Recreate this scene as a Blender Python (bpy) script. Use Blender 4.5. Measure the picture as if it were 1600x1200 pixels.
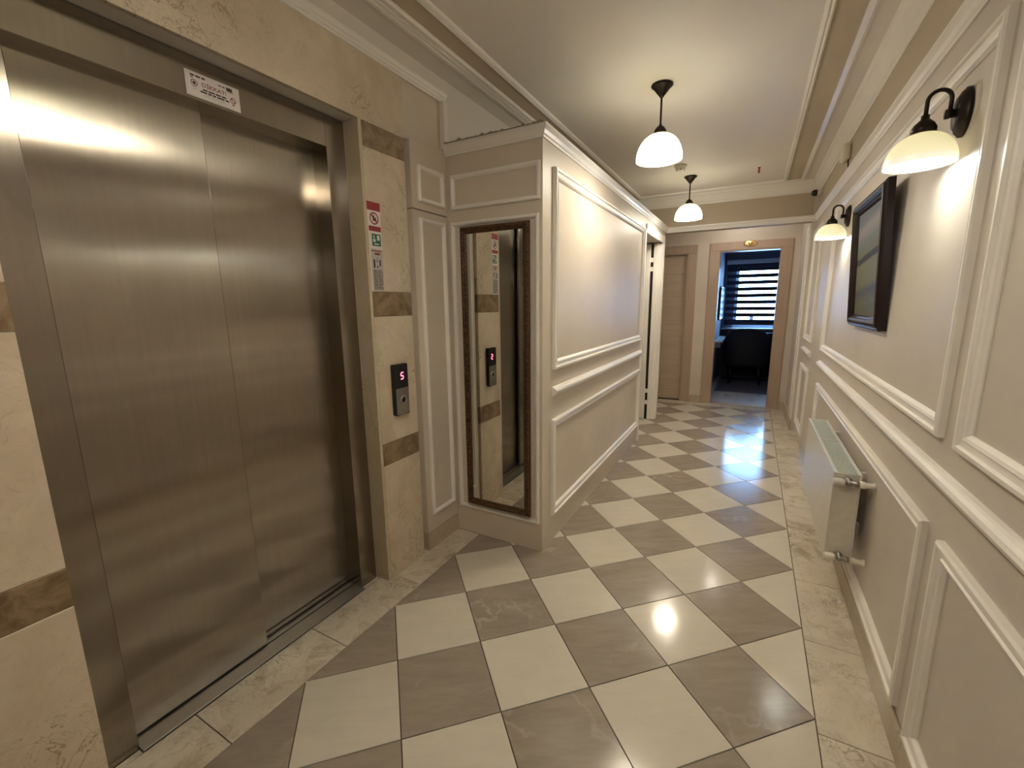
import bpy, bmesh, math, random
from mathutils import Vector, Matrix

random.seed(7)
for o in list(bpy.data.objects):
    bpy.data.objects.remove(o, do_unlink=True)
SC = bpy.context.scene
COL = SC.collection

# ------------------------------------------------------------------ camera
def set_camera():
    yaw, pitch, roll, f = 0.500616, 0.180842, -0.0112707, 682.043
    cy, sy, cp, sp = math.cos(yaw), math.sin(yaw), math.cos(pitch), math.sin(pitch)
    fw = Vector((-sy * cp, cy * cp, -sp))
    r0 = Vector((cy, sy, 0)); u0 = r0.cross(fw)
    r = r0 * math.cos(roll) + u0 * math.sin(roll)
    u = -r0 * math.sin(roll) + u0 * math.cos(roll)
    cam = bpy.data.objects.new('camera', bpy.data.cameras.new('camera'))
    COL.objects.link(cam)
    cam.data.sensor_fit = 'HORIZONTAL'; cam.data.sensor_width = 36.0
    cam.data.lens = 36.0 * f / 1600.0
    cam.data.clip_start = 0.02
    M = Matrix((r, u, -fw)).transposed().to_4x4()
    M.translation = Vector((-0.2866, -1.5596, 1.3730))
    cam.matrix_world = M
    SC.camera = cam
set_camera()

# ------------------------------------------------------------------ light and exposure
W = bpy.data.worlds.new('sky'); SC.world = W; W.use_nodes = True
bg = W.node_tree.nodes['Background']
bg.inputs[0].default_value = (0.26, 0.53, 1.0, 1); bg.inputs[1].default_value = 26.0
SC.view_settings.view_transform = 'Standard'
SC.view_settings.look = 'None'
SC.view_settings.gamma = 1.0
SC.view_settings.use_curve_mapping = False
SC.view_settings.exposure = 0.78
SC.cycles.max_bounces = 12
SC.cycles.diffuse_bounces = 6
SC.cycles.glossy_bounces = 6
SC.cycles.sample_clamp_indirect = 20.0
SC.cycles.caustics_reflective = False
SC.cycles.caustics_refractive = False

PENDANT_W = 8.0
SCONCE_W = 0.95
DOWNLIGHT_W = 3.5
BULB = (1.0, 0.945, 0.88)
SBULB = (0.86, 0.94, 1.0)

# ------------------------------------------------------------------ materials
def nmat(name):
    m = bpy.data.materials.new(name); m.use_nodes = True
    nt = m.node_tree
    return m, nt, nt.nodes['Principled BSDF']
def N(nt, t, **kw):
    n = nt.nodes.new(t)
    for k, v in kw.items():
        setattr(n, k, v)
    return n
def L(nt, a, b):
    nt.links.new(a, b)
def coords(nt, scale=(1, 1, 1), rot=(0, 0, 0), rnd=True):
    tc = N(nt, 'ShaderNodeTexCoord')
    mp = N(nt, 'ShaderNodeMapping')
    mp.inputs['Scale'].default_value = scale; mp.inputs['Rotation'].default_value = rot
    L(nt, tc.outputs['Object'], mp.inputs['Vector'])
    if rnd:
        oi = N(nt, 'ShaderNodeObjectInfo')
        mu = N(nt, 'ShaderNodeMath', operation='MULTIPLY'); mu.inputs[1].default_value = 37.0
        L(nt, oi.outputs['Random'], mu.inputs[0])
        ad = N(nt, 'ShaderNodeVectorMath', operation='ADD')
        L(nt, mp.outputs[0], ad.inputs[0]); L(nt, mu.outputs[0], ad.inputs[1])
        return ad.outputs[0]
    return mp.outputs[0]
def noise(nt, vec, scale, detail=4, rough=0.55, dist=0.0):
    n = N(nt, 'ShaderNodeTexNoise')
    n.inputs['Scale'].default_value = scale; n.inputs['Detail'].default_value = detail
    n.inputs['Roughness'].default_value = rough; n.inputs['Distortion'].default_value = dist
    L(nt, vec, n.inputs['Vector'])
    return n.outputs['Fac']
def ramp(nt, fac, stops):
    r = N(nt, 'ShaderNodeValToRGB')
    e = r.color_ramp.elements
    while len(e) > 1:
        e.remove(e[-1])
    for i, (p, c) in enumerate(stops):
        if i == 0:
            e[0].position = p; el = e[0]
        else:
            el = e.new(p)
        el.color = (c[0], c[1], c[2], 1) if not isinstance(c, (int, float)) else (c, c, c, 1)
    L(nt, fac, r.inputs[0])
    return r.outputs[0]
def mixc(nt, fac, a, b, mode='MIX'):
    m = N(nt, 'ShaderNodeMix', data_type='RGBA', blend_type=mode)
    for v, i in ((fac, 0), (a, 6), (b, 7)):
        if hasattr(v, 'is_linked') or hasattr(v, 'links'):
            L(nt, v, m.inputs[i])
        else:
            m.inputs[i].default_value = v if isinstance(v, float) else (*v, 1)
    return m.outputs[2]
def bump(nt, p, h, strength, dist=0.002):
    b = N(nt, 'ShaderNodeBump'); b.inputs['Strength'].default_value = strength
    b.inputs['Distance'].default_value = dist
    L(nt, h, b.inputs['Height']); L(nt, b.outputs[0], p.inputs['Normal'])

def paint(name, col, rough=0.42, var=0.05, bs=0.12):
    m, nt, p = nmat(name)
    v = coords(nt, rnd=False)
    f = noise(nt, v, 2.2, 3)
    c = ramp(nt, f, [(0.3, [x * (1 - var) for x in col]), (0.7, [min(1, x * (1 + var)) for x in col])])
    L(nt, c, p.inputs['Base Color'])
    p.inputs['Roughness'].default_value = rough
    bump(nt, p, noise(nt, v, 160, 3), bs, 0.0006)
    return m
def marble(name, base, light, veincol, vscale=3.2, vwidth=0.018, vamt=0.8, rough=0.22, stain=None, gloss=0.5, cs=4.0):
    m, nt, p = nmat(name)
    v = coords(nt)
    warp = N(nt, 'ShaderNodeTexNoise'); warp.inputs['Scale'].default_value = 2.6; warp.inputs['Detail'].default_value = 5
    L(nt, v, warp.inputs['Vector'])
    sc = N(nt, 'ShaderNodeVectorMath', operation='SCALE'); sc.inputs['Scale'].default_value = 0.55
    L(nt, warp.outputs['Color'], sc.inputs[0])
    ad = N(nt, 'ShaderNodeVectorMath', operation='ADD'); L(nt, v, ad.inputs[0]); L(nt, sc.outputs[0], ad.inputs[1])
    cloud = noise(nt, ad.outputs[0], cs, 8, 0.62)
    c = ramp(nt, cloud, [(0.32, base), (0.68, light)])
    fine = noise(nt, ad.outputs[0], 45, 4, 0.7)
    c = mixc(nt, ramp(nt, fine, [(0.55, 0.0), (0.75, 0.35)]), c, [x * 0.72 for x in base])
    rn1 = noise(nt, v, vscale, 5, 0.6, 1.6)
    vl = ramp(nt, rn1, [(0.5 - vwidth, 0.0), (0.5, 1.0), (0.5 + vwidth, 0.0)])
    rn2 = noise(nt, v, vscale * 2.3, 4, 0.6, 1.1)
    vl2 = ramp(nt, rn2, [(0.5 - vwidth * 0.8, 0.0), (0.5, 0.6), (0.5 + vwidth * 0.8, 0.0)])
    vl = mixc(nt, 1.0, vl, vl2, 'LIGHTEN')
    mask = ramp(nt, noise(nt, v, 3.1, 4), [(0.47, 0.0), (0.62, vamt)])
    mm = N(nt, 'ShaderNodeMath', operation='MULTIPLY'); L(nt, vl, mm.inputs[0]); L(nt, mask, mm.inputs[1])
    c = mixc(nt, mm.outputs[0], c, veincol)
    if stain:
        st = ramp(nt, noise(nt, ad.outputs[0], 7.5, 9, 0.72), [(0.5, 0.0), (0.66, 0.75)])
        c = mixc(nt, st, c, stain)
    L(nt, c, p.inputs['Base Color'])
    p.inputs['Roughness'].default_value = rough
    p.inputs['Specular IOR Level'].default_value = gloss
    return m
def plain(name, col, rough=0.5, metal=0.0, spec=0.5, emit=None, es=0.0):
    m, nt, p = nmat(name)
    v = coords(nt)
    f = noise(nt, v, 30, 3)
    L(nt, ramp(nt, f, [(0.3, [x * 0.95 for x in col]), (0.7, [min(1, x * 1.05) for x in col])]), p.inputs['Base Color'])
    p.inputs['Roughness'].default_value = rough; p.inputs['Metallic'].default_value = metal
    p.inputs['Specular IOR Level'].default_value = spec
    if emit:
        p.inputs['Emission Color'].default_value = (*emit, 1); p.inputs['Emission Strength'].default_value = es
    return m

M = {}
M['wall'] = paint('wall_paint', (0.63, 0.55, 0.455), 0.47)
M['wall_r'] = paint('wall_paint_right', (0.60, 0.54, 0.475), 0.46)
M['beige'] = paint('beige_paint', (0.52, 0.43, 0.325), 0.75)
M['mould'] = paint('moulding_paint', (0.83, 0.79, 0.735), 0.38, 0.03)
M['ceil'] = paint('ceiling_paint', (0.74, 0.69, 0.635), 0.6, 0.02)
M['soffit'] = paint('soffit_paint', (0.76, 0.71, 0.65), 0.55, 0.02)
M['marble'] = marble('cream_marble', (0.56, 0.455, 0.335), (0.72, 0.61, 0.47), (0.20, 0.12, 0.06), 4.2, 0.012, 0.7, 0.25)
M['marble_reveal'] = marble('cream_marble_reveal', (0.52, 0.42, 0.28), (0.6, 0.5, 0.35), (0.2, 0.13, 0.07), 4.2, 0.012, 0.6, 0.3)
M['brown'] = marble('brown_marble', (0.17, 0.108, 0.055), (0.36, 0.255, 0.15), (0.55, 0.43, 0.27), 16, 0.012, 0.35, 0.25, cs=15.0)
M['border'] = marble('border_stone', (0.58, 0.505, 0.395), (0.72, 0.645, 0.525), (0.17, 0.10, 0.05), 5.0, 0.012, 0.85, 0.15, stain=(0.36, 0.275, 0.18))
M['base'] = marble('baseboard_stone', (0.44, 0.36, 0.26), (0.56, 0.47, 0.36), (0.25, 0.15, 0.08), 6.0, 0.02, 0.7, 0.3)
M['grout'] = plain('grout', (0.07, 0.045, 0.028), 0.8)

def tile_mat(name, a, b, vein, rough, streak):
    m, nt, p = nmat(name)
    v = coords(nt, rot=(0, 0, math.radians(-30)))
    mp = N(nt, 'ShaderNodeMapping'); mp.inputs['Scale'].default_value = (1, 4.5, 1)
    mp.inputs['Rotation'].default_value = (0, 0, math.radians(-38))
    L(nt, v, mp.inputs['Vector'])
    f = noise(nt, mp.outputs[0], 5.0, 9, 0.68)
    c = ramp(nt, f, [(0.5 - streak, a), (0.5 + streak, b)])
    f2 = noise(nt, v, 3.0, 4)
    c = mixc(nt, ramp(nt, f2, [(0.35, 0.0), (0.7, 0.3)]), c, [x * 1.12 for x in b])
    if vein:
        w = N(nt, 'ShaderNodeTexVoronoi', feature='DISTANCE_TO_EDGE'); w.inputs['Scale'].default_value = 3.4
        wn = N(nt, 'ShaderNodeTexNoise'); wn.inputs['Scale'].default_value = 4; wn.inputs['Detail'].default_value = 6
        L(nt, v, wn.inputs['Vector'])
        s = N(nt, 'ShaderNodeVectorMath', operation='SCALE'); s.inputs['Scale'].default_value = 0.4
        L(nt, wn.outputs['Color'], s.inputs[0])
        ad = N(nt, 'ShaderNodeVectorMath', operation='ADD'); L(nt, v, ad.inputs[0]); L(nt, s.outputs[0], ad.inputs[1])
        L(nt, ad.outputs[0], w.inputs['Vector'])
        vl = ramp(nt, w.outputs['Distance'], [(0.0, 0.8), (0.035, 0.0)])
        mk = ramp(nt, noise(nt, v, 2.6, 3), [(0.52, 0.0), (0.68, 0.8)])
        mm = N(nt, 'ShaderNodeMath', operation='MULTIPLY'); L(nt, vl, mm.inputs[0]); L(nt, mk, mm.inputs[1])
        c = mixc(nt, mm.outputs[0], c, vein)
    L(nt, c, p.inputs['Base Color'])
    rr = ramp(nt, noise(nt, v, 9, 5), [(0.3, rough * 0.85), (0.7, rough * 1.2)])
    L(nt, rr, p.inputs['Roughness'])
    bump(nt, p, noise(nt, v, 9, 3), 0.05, 0.002)
    return m
M['tile_d'] = tile_mat('taupe_tile', (0.25, 0.205, 0.16), (0.37, 0.31, 0.25), (0.52, 0.46, 0.39), 0.17, 0.24)
M['tile_l'] = tile_mat('ivory_tile', (0.59, 0.535, 0.445), (0.66, 0.605, 0.51), None, 0.12, 0.25)

def steel(name, col, rough, aniso=0.85, rot=0.0, wave=0.12):
    m, nt, p = nmat(name)
    v = coords(nt, rnd=False)
    mp = N(nt, 'ShaderNodeMapping'); mp.inputs['Scale'].default_value = (16, 16, 0.5); L(nt, v, mp.inputs['Vector'])
    f = noise(nt, mp.outputs[0], 5.0, 2, 0.6)
    sm = noise(nt, v, 3.5, 6, 0.7)
    c = ramp(nt, f, [(0.3, [x * 0.93 for x in col]), (0.7, col)])
    c = mixc(nt, ramp(nt, sm, [(0.4, 0.0), (0.75, 0.28)]), c, [x * 0.72 for x in col])
    L(nt, c, p.inputs['Base Color'])
    p.inputs['Metallic'].default_value = 1.0
    L(nt, ramp(nt, sm, [(0.3, rough * 0.85), (0.75, rough * 1.25)]), p.inputs['Roughness'])
    p.inputs['Anisotropic'].default_value = aniso
    p.inputs['Anisotropic Rotation'].default_value = rot
    tg = N(nt, 'ShaderNodeCombineXYZ')       # brushing runs upright, so highlights spread sideways
    tg.inputs[0].default_value, tg.inputs[1].default_value, tg.inputs[2].default_value = 0.7, 0.7, 0.02
    L(nt, tg.outputs[0], p.inputs['Tangent'])
    mp2 = N(nt, 'ShaderNodeMapping'); mp2.inputs['Scale'].default_value = (1, 0.5, 3.0); L(nt, v, mp2.inputs['Vector'])
    bump(nt, p, noise(nt, mp2.outputs[0], 1.1, 0), wave, 0.02)
    return m
M['steel'] = steel('brushed_steel', (0.41, 0.367, 0.308), 0.20, 1.0, 0.0)
M['steel_frame'] = steel('brushed_steel_frame', (0.36, 0.318, 0.265), 0.20, 0.8, 0.0, 0.0)
M['alu'] = plain('aluminium_sill', (0.46, 0.44, 0.42), 0.38, 1.0)
M['black_metal'] = plain('oil_rubbed_bronze', (0.022, 0.014, 0.010), 0.38, 0.6)
M['black'] = plain('black_plastic', (0.012, 0.012, 0.013), 0.25)
M['gap'] = plain('dark_gap', (0.01, 0.008, 0.006), 0.8)
M['white_enamel'] = plain('white_enamel', (0.66, 0.62, 0.53), 0.3)
M['grille'] = plain('radiator_grille', (0.50, 0.54, 0.50), 0.5)
M['plastic'] = plain('cream_plastic', (0.70, 0.64, 0.54), 0.4)
M['chrome'] = plain('grey_fitting', (0.38, 0.35, 0.31), 0.35, 0.9)
M['mahogany'] = plain('mahogany', (0.016, 0.006, 0.005), 0.42, spec=0.3)
M['brass'] = plain('brass', (0.75, 0.53, 0.22), 0.25, 1.0)
M['paper'] = plain('sticker_paper', (0.72, 0.66, 0.62), 0.45)
M['ink'] = plain('sticker_ink', (0.05, 0.03, 0.028), 0.6)
M['red'] = plain('sticker_red', (0.33, 0.028, 0.04), 0.5)
M['redink'] = plain('sticker_red_ink', (0.26, 0.06, 0.06), 0.5)
M['green'] = plain('sticker_green', (0.015, 0.13, 0.065), 0.5)
M['greypaper'] = plain('sticker_grey', (0.48, 0.45, 0.42), 0.5)
M['led'] = plain('red_led', (0.9, 0.1, 0.15), 0.4, emit=(1.0, 0.12, 0.2), es=3.2)
M['red_led'] = plain('indicator_red', (0.35, 0.05, 0.03), 0.4)
M['dark_fabric'] = plain('dark_fabric', (0.012, 0.012, 0.016), 0.9)
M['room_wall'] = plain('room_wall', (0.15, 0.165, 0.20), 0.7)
M['desk_top'] = plain('desk_white', (0.6, 0.6, 0.62), 0.3)
M['pvc'] = plain('window_pvc', (0.6, 0.6, 0.62), 0.35)
M['crumb'] = plain('plaster_crumbs', (0.34, 0.28, 0.2), 0.9)
M['blind'] = plain('blind_fabric', (0.035, 0.035, 0.05), 0.8)
M['valve_white'] = plain('valve_white', (0.74, 0.68, 0.58), 0.35)

def wood(name, a, b, rough=0.45, axis='H'):
    m, nt, p = nmat(name)
    v = coords(nt, scale=(1.2, 1.2, 34) if axis == 'H' else (30, 30, 1.1))
    f = noise(nt, v, 2.4, 6, 0.7)
    L(nt, ramp(nt, f, [(0.3, a), (0.7, b)]), p.inputs['Base Color'])
    p.inputs['Roughness'].default_value = rough
    return m
M['door_wood'] = wood('pale_oak_door', (0.40, 0.30, 0.215), (0.53, 0.415, 0.31))
M['casing_wood'] = wood('pale_oak_casing', (0.40, 0.285, 0.205), (0.47, 0.35, 0.26), 0.42, 'V')
M['gilt'] = None
def gilt():
    m, nt, p = nmat('antique_gilt_wood')
    v = coords(nt)
    f = noise(nt, v, 90, 5, 0.7)
    L(nt, ramp(nt, f, [(0.42, (0.035, 0.014, 0.006)), (0.66, (0.15, 0.08, 0.03))]), p.inputs['Base Color'])
    p.inputs['Roughness'].default_value = 0.4; p.inputs['Metallic'].default_value = 0.35
    bump(nt, p, f, 0.5, 0.003)
    return m
M['gilt'] = gilt()
def mirror():
    m, nt, p = nmat('mirror_silver')
    p.inputs['Base Color'].default_value = (0.83, 0.84, 0.80, 1); p.inputs['Metallic'].default_value = 1
    p.inputs['Roughness'].default_value = 0.015
    return m
M['mirror'] = mirror()
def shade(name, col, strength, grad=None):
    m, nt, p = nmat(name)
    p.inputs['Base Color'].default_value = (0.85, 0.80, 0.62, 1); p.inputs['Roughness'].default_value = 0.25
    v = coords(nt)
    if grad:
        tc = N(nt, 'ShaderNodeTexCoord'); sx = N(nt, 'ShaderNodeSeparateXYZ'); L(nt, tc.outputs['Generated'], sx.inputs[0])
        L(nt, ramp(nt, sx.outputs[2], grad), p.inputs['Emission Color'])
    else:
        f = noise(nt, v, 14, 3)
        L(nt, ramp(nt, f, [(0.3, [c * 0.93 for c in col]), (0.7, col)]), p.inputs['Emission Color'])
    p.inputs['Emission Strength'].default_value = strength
    return m
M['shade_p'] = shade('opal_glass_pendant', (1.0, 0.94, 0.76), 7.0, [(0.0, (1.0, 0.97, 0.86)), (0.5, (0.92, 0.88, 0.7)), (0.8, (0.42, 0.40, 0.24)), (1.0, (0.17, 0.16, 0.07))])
M['shade_p_in'] = shade('opal_glass_pendant_inner', (1.0, 0.97, 0.88), 5.0)
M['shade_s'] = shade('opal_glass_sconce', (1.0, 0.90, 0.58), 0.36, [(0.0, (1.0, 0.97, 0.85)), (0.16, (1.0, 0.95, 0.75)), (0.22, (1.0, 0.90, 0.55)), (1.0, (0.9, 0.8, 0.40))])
M['shade_s_in'] = shade('opal_glass_sconce_inner', (0.96, 0.98, 1.0), 2.6)
M['down'] = shade('downlight_diffuser', (1.0, 0.93, 0.8), 14.0)
def glass():
    m, nt, p = nmat('window_glass')
    out = nt.nodes['Material Output']
    t = N(nt, 'ShaderNodeBsdfTransparent'); g = N(nt, 'ShaderNodeBsdfGlossy'); g.inputs['Roughness'].default_value = 0.02
    mx = N(nt, 'ShaderNodeMixShader'); mx.inputs[0].default_value = 0.06
    L(nt, t.outputs[0], mx.inputs[1]); L(nt, g.outputs[0], mx.inputs[2]); L(nt, mx.outputs[0], out.inputs['Surface'])
    return m
M['glass'] = glass()
def painting():
    m, nt, p = nmat('landscape_canvas')
    tc = N(nt, 'ShaderNodeTexCoord'); sx = N(nt, 'ShaderNodeSeparateXYZ'); L(nt, tc.outputs['Generated'], sx.inputs[0])
    v = coords(nt, rnd=False)
    n1 = noise(nt, v, 9, 7, 0.65)
    a = N(nt, 'ShaderNodeMath', operation='MULTIPLY_ADD'); a.inputs[1].default_value = 0.05; L(nt, n1, a.inputs[0])
    sl = N(nt, 'ShaderNodeMath', operation='MULTIPLY_ADD'); sl.inputs[1].default_value = 0.10; L(nt, sx.outputs[1], sl.inputs[0]); L(nt, sx.outputs[2], sl.inputs[2]); L(nt, sl.outputs[0], a.inputs[2])
    c = ramp(nt, a.outputs[0], [(0.05, (0.10, 0.10, 0.055)), (0.22, (0.11, 0.115, 0.07)), (0.33, (0.055, 0.06, 0.085)), (0.40, (0.14, 0.14, 0.085)),
                                (0.60, (0.15, 0.15, 0.095)), (0.615, (0.012, 0.015, 0.025)), (0.66, (0.015, 0.018, 0.03)), (0.675, (0.12, 0.125, 0.09)),
                                (0.80, (0.13, 0.15, 0.16)), (0.92, (0.26, 0.23, 0.23)), (1.0, (0.12, 0.135, 0.17))])
    n2 = noise(nt, v, 30, 5, 0.7)
    c = mixc(nt, ramp(nt, n2, [(0.55, 0.0), (0.8, 0.5)]), c, (0.24, 0.22, 0.2))
    L(nt, c, p.inputs['Base Color']); p.inputs['Roughness'].default_value = 0.6; p.inputs['Specular IOR Level'].default_value = 0.25
    return m
M['canvas'] = painting()
def rugmat():
    m, nt, p = nmat('patterned_rug')
    tc = N(nt, 'ShaderNodeTexCoord')
    w = N(nt, 'ShaderNodeTexChecker'); w.inputs['Scale'].default_value = 34
    w.inputs[1].default_value = (0.10, 0.09, 0.12, 1); w.inputs[2].default_value = (0.035, 0.03, 0.05, 1)
    L(nt, tc.outputs['Object'], w.inputs[0])
    L(nt, w.outputs[0], p.inputs['Base Color']); p.inputs['Roughness'].default_value = 0.95
    return m
M['rug'] = rugmat()
M['rug_edge'] = plain('rug_border', (0.10, 0.09, 0.12), 0.95)
M['room_tile'] = tile_mat('room_floor_tile', (0.46, 0.46, 0.47), (0.56, 0.56, 0.57), None, 0.30, 0.25)

# ------------------------------------------------------------------ mesh helpers
def add(name, verts, faces, mat, parent=None, smooth=False, recalc=True):
    me = bpy.data.meshes.new(name)
    me.from_pydata([tuple(v) for v in verts], [], faces)
    if recalc:
        bm = bmesh.new(); bm.from_mesh(me)
        bmesh.ops.recalc_face_normals(bm, faces=bm.faces)
        bm.to_mesh(me); bm.free()
    me.validate()
    for m in (mat if isinstance(mat, list) else [mat]):
        me.materials.append(m)
    if smooth:
        for f in me.polygons:
            f.use_smooth = True
    o = bpy.data.objects.new(name, me); COL.objects.link(o)
    if parent:
        o.parent = parent
    return o
def obj_bm(name, bm, mat, parent=None, smooth=False):
    bmesh.ops.recalc_face_normals(bm, faces=bm.faces)
    me = bpy.data.meshes.new(name); bm.to_mesh(me); bm.free()
    for m in (mat if isinstance(mat, list) else [mat]):
        me.materials.append(m)
    if smooth:
        for f in me.polygons:
            f.use_smooth = True
    o = bpy.data.objects.new(name, me); COL.objects.link(o)
    if parent:
        o.parent = parent
    return o
def bm_box(bm, x0, x1, y0, y1, z0, z1, bev=0.0, seg=1):
    r = bmesh.ops.create_cube(bm, size=1.0)
    vs = r['verts']
    for v in vs:
        v.co = Vector((x0 + (v.co.x + .5) * (x1 - x0), y0 + (v.co.y + .5) * (y1 - y0), z0 + (v.co.z + .5) * (z1 - z0)))
    if bev > 0:
        es = list({e for v in vs for e in v.link_edges})
        bmesh.ops.bevel(bm, geom=es, offset=bev, segments=seg, affect='EDGES', profile=0.5)
def box(name, x0, x1, y0, y1, z0, z1, mat, parent=None, bev=0.0, seg=1):
    bm = bmesh.new(); bm_box(bm, x0, x1, y0, y1, z0, z1, bev, seg)
    return obj_bm(name, bm, mat, parent)
def lathe_v(prof, c, axis='Z', n=32, sx=1.0, sy=1.0):
    """profile (radius, height) turned about an axis through c"""
    vs, fs = [], []
    for (r, h) in prof:
        for k in range(n):
            a = 2 * math.pi * k / n
            u, w = r * math.cos(a) * sx, r * math.sin(a) * sy
            if axis == 'Z': vs.append((c[0] + u, c[1] + w, c[2] + h))
            elif axis == 'X': vs.append((c[0] + h, c[1] + u, c[2] + w))
            else: vs.append((c[0] + u, c[1] + h, c[2] + w))
    for i in range(len(prof) - 1):
        for k in range(n):
            k2 = (k + 1) % n
            fs.append((i * n + k, i * n + k2, (i + 1) * n + k2, (i + 1) * n + k))
    return vs, fs
def lathe(name, prof, c, mat, parent=None, axis='Z', n=32, cap=True, sx=1.0, sy=1.0, smooth=True):
    vs, fs = lathe_v(prof, c, axis, n, sx, sy)
    if cap:
        if prof[0][0] > 1e-6: fs.append(tuple(range(n - 1, -1, -1)))
        if prof[-1][0] > 1e-6: fs.append(tuple(range((len(prof) - 1) * n, len(prof) * n)))
    o = add(name, vs, fs, mat, parent, smooth)
    return o
def tube(name, pts, r, mat, parent=None, n=12):
    vs, fs = [], []
    P = [Vector(p) for p in pts]
    rr = r if isinstance(r, (list, tuple)) else [r] * len(P)
    prev = None
    for i, p in enumerate(P):
        t = (P[min(i + 1, len(P) - 1)] - P[max(i - 1, 0)]).normalized()
        if prev is None:
            a = t.orthogonal().normalized()
        else:
            a = (prev - t * prev.dot(t)).normalized()
        b = t.cross(a); prev = a
        for k in range(n):
            an = 2 * math.pi * k / n
            vs.append(p + (a * math.cos(an) + b * math.sin(an)) * rr[i])
    for i in range(len(P) - 1):
        for k in range(n):
            k2 = (k + 1) % n
            fs.append((i * n + k, i * n + k2, (i + 1) * n + k2, (i + 1) * n + k))
    fs.append(tuple(range(n))); fs.append(tuple(range((len(P) - 1) * n, len(P) * n)))
    return add(name, vs, fs, mat, parent, True)
def frame(name, rect, prof, fn, mat, parent=None):
    """mitred rectangular moulding; prof = (inset, height); fn maps (u, v, h) to a point"""
    u0, u1, v0, v1 = rect
    vs, fs = [], []
    for (d, h) in prof:
        for (u, v) in ((u0 + d, v0 + d), (u1 - d, v0 + d), (u1 - d, v1 - d), (u0 + d, v1 - d)):
            vs.append(fn(u, v, h))
    n = len(prof)
    for i in range(n - 1):
        for k in range(4):
            k2 = (k + 1) % 4
            fs.append((i * 4 + k, i * 4 + k2, (i + 1) * 4 + k2, (i + 1) * 4 + k))
    for k in range(4):
        k2 = (k + 1) % 4
        fs.append(((n - 1) * 4 + k, (n - 1) * 4 + k2, k2, k))
    return add(name, vs, fs, mat, parent)
def sweep(name, path, prof, mat, parent=None, closed_prof=True):
    """profile (out, z) along a plan polyline, out = to the LEFT of travel, mitred"""
    P = [Vector((x, y)) for x, y in path]
    vs, fs = [], []
    m = len(prof)
    for i, p in enumerate(P):
        d1 = (P[i] - P[i - 1]).normalized() if i > 0 else None
        d2 = (P[i + 1] - P[i]).normalized() if i < len(P) - 1 else None
        if d1 is None: d1 = d2
        if d2 is None: d2 = d1
        n1 = Vector((-d1.y, d1.x)); n2 = Vector((-d2.y, d2.x))
        nn = n1 + n2
        nn = nn / (nn.dot(n1))
        for (o_, z) in prof:
            q = p + nn * o_
            vs.append((q.x, q.y, z))
    for i in range(len(P) - 1):
        for k in range(m):
            k2 = (k + 1) % m
            fs.append((i * m + k, i * m + k2, (i + 1) * m + k2, (i + 1) * m + k))
    fs.append(tuple(range(m))); fs.append(tuple(range((len(P) - 1) * m, len(P) * m)))
    return add(name, vs, fs, mat, parent)
def prism(name, poly, fn, h0, h1, mat, parent=None):
    """polygon (u, v) extruded between h0 and h1"""
    n = len(poly)
    vs = [fn(u, v, h0) for u, v in poly] + [fn(u, v, h1) for u, v in poly]
    fs = [tuple(range(n)), tuple(range(n, 2 * n))] + [(k, (k + 1) % n, n + (k + 1) % n, n + k) for k in range(n)]
    return add(name, vs, fs, mat, parent)
def struct(o):
    o['kind'] = 'structure'; return o
def thing(name, loc, label, cat, group=None):
    o = bpy.data.objects.new(name, None); COL.objects.link(o); o.location = loc
    o.empty_display_size = 0.05
    return tag(o, label, cat, group)
def tag(o, label, cat, group=None):
    o['label'] = label; o['category'] = cat
    if group: o['group'] = group
    return o
def attach(root, parts):
    """parts were modelled in world space; hang them on the root without moving them"""
    inv = Matrix.Translation(-Vector(root.location))
    for p in parts:
        p.parent = root
        p.data.transform(inv)

# ------------------------------------------------------------------ key dimensions (metres)
D = 0.47                      # floor tile diagonal
XR = 0.205                    # right wall face
XE = -1.80                    # lift wall face (marble)
XJ = -1.887                   # lift frame face
XB = -1.2267                  # partition side face
YM = 0.49                     # partition front face (with the mirror)
YH = 3.88                     # header face
YF = 4.91                     # end wall face
ZC = 2.54                     # ceiling
YR = -3.3                     # wall behind the camera
ZA0, ZA1 = 2.152, 2.206        # lower cornice

right_fn = lambda u, v, h: (XR - h, u, v)
side_fn = lambda u, v, h: (XB + h, u, v)
front_fn = lambda u, v, h: (u, YM - h, v)
MOULD = [(0.0, -0.001), (0.0, 0.016), (0.006, 0.021), (0.015, 0.021), (0.019, 0.013), (0.034, 0.011), (0.038, 0.016), (0.046, 0.013), (0.053, 0.004), (0.053, -0.001)]
MOULD_S = [(0.0, -0.001), (0.0, 0.010), (0.005, 0.015), (0.013, 0.015), (0.02, 0.009), (0.024, -0.001)]

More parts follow.
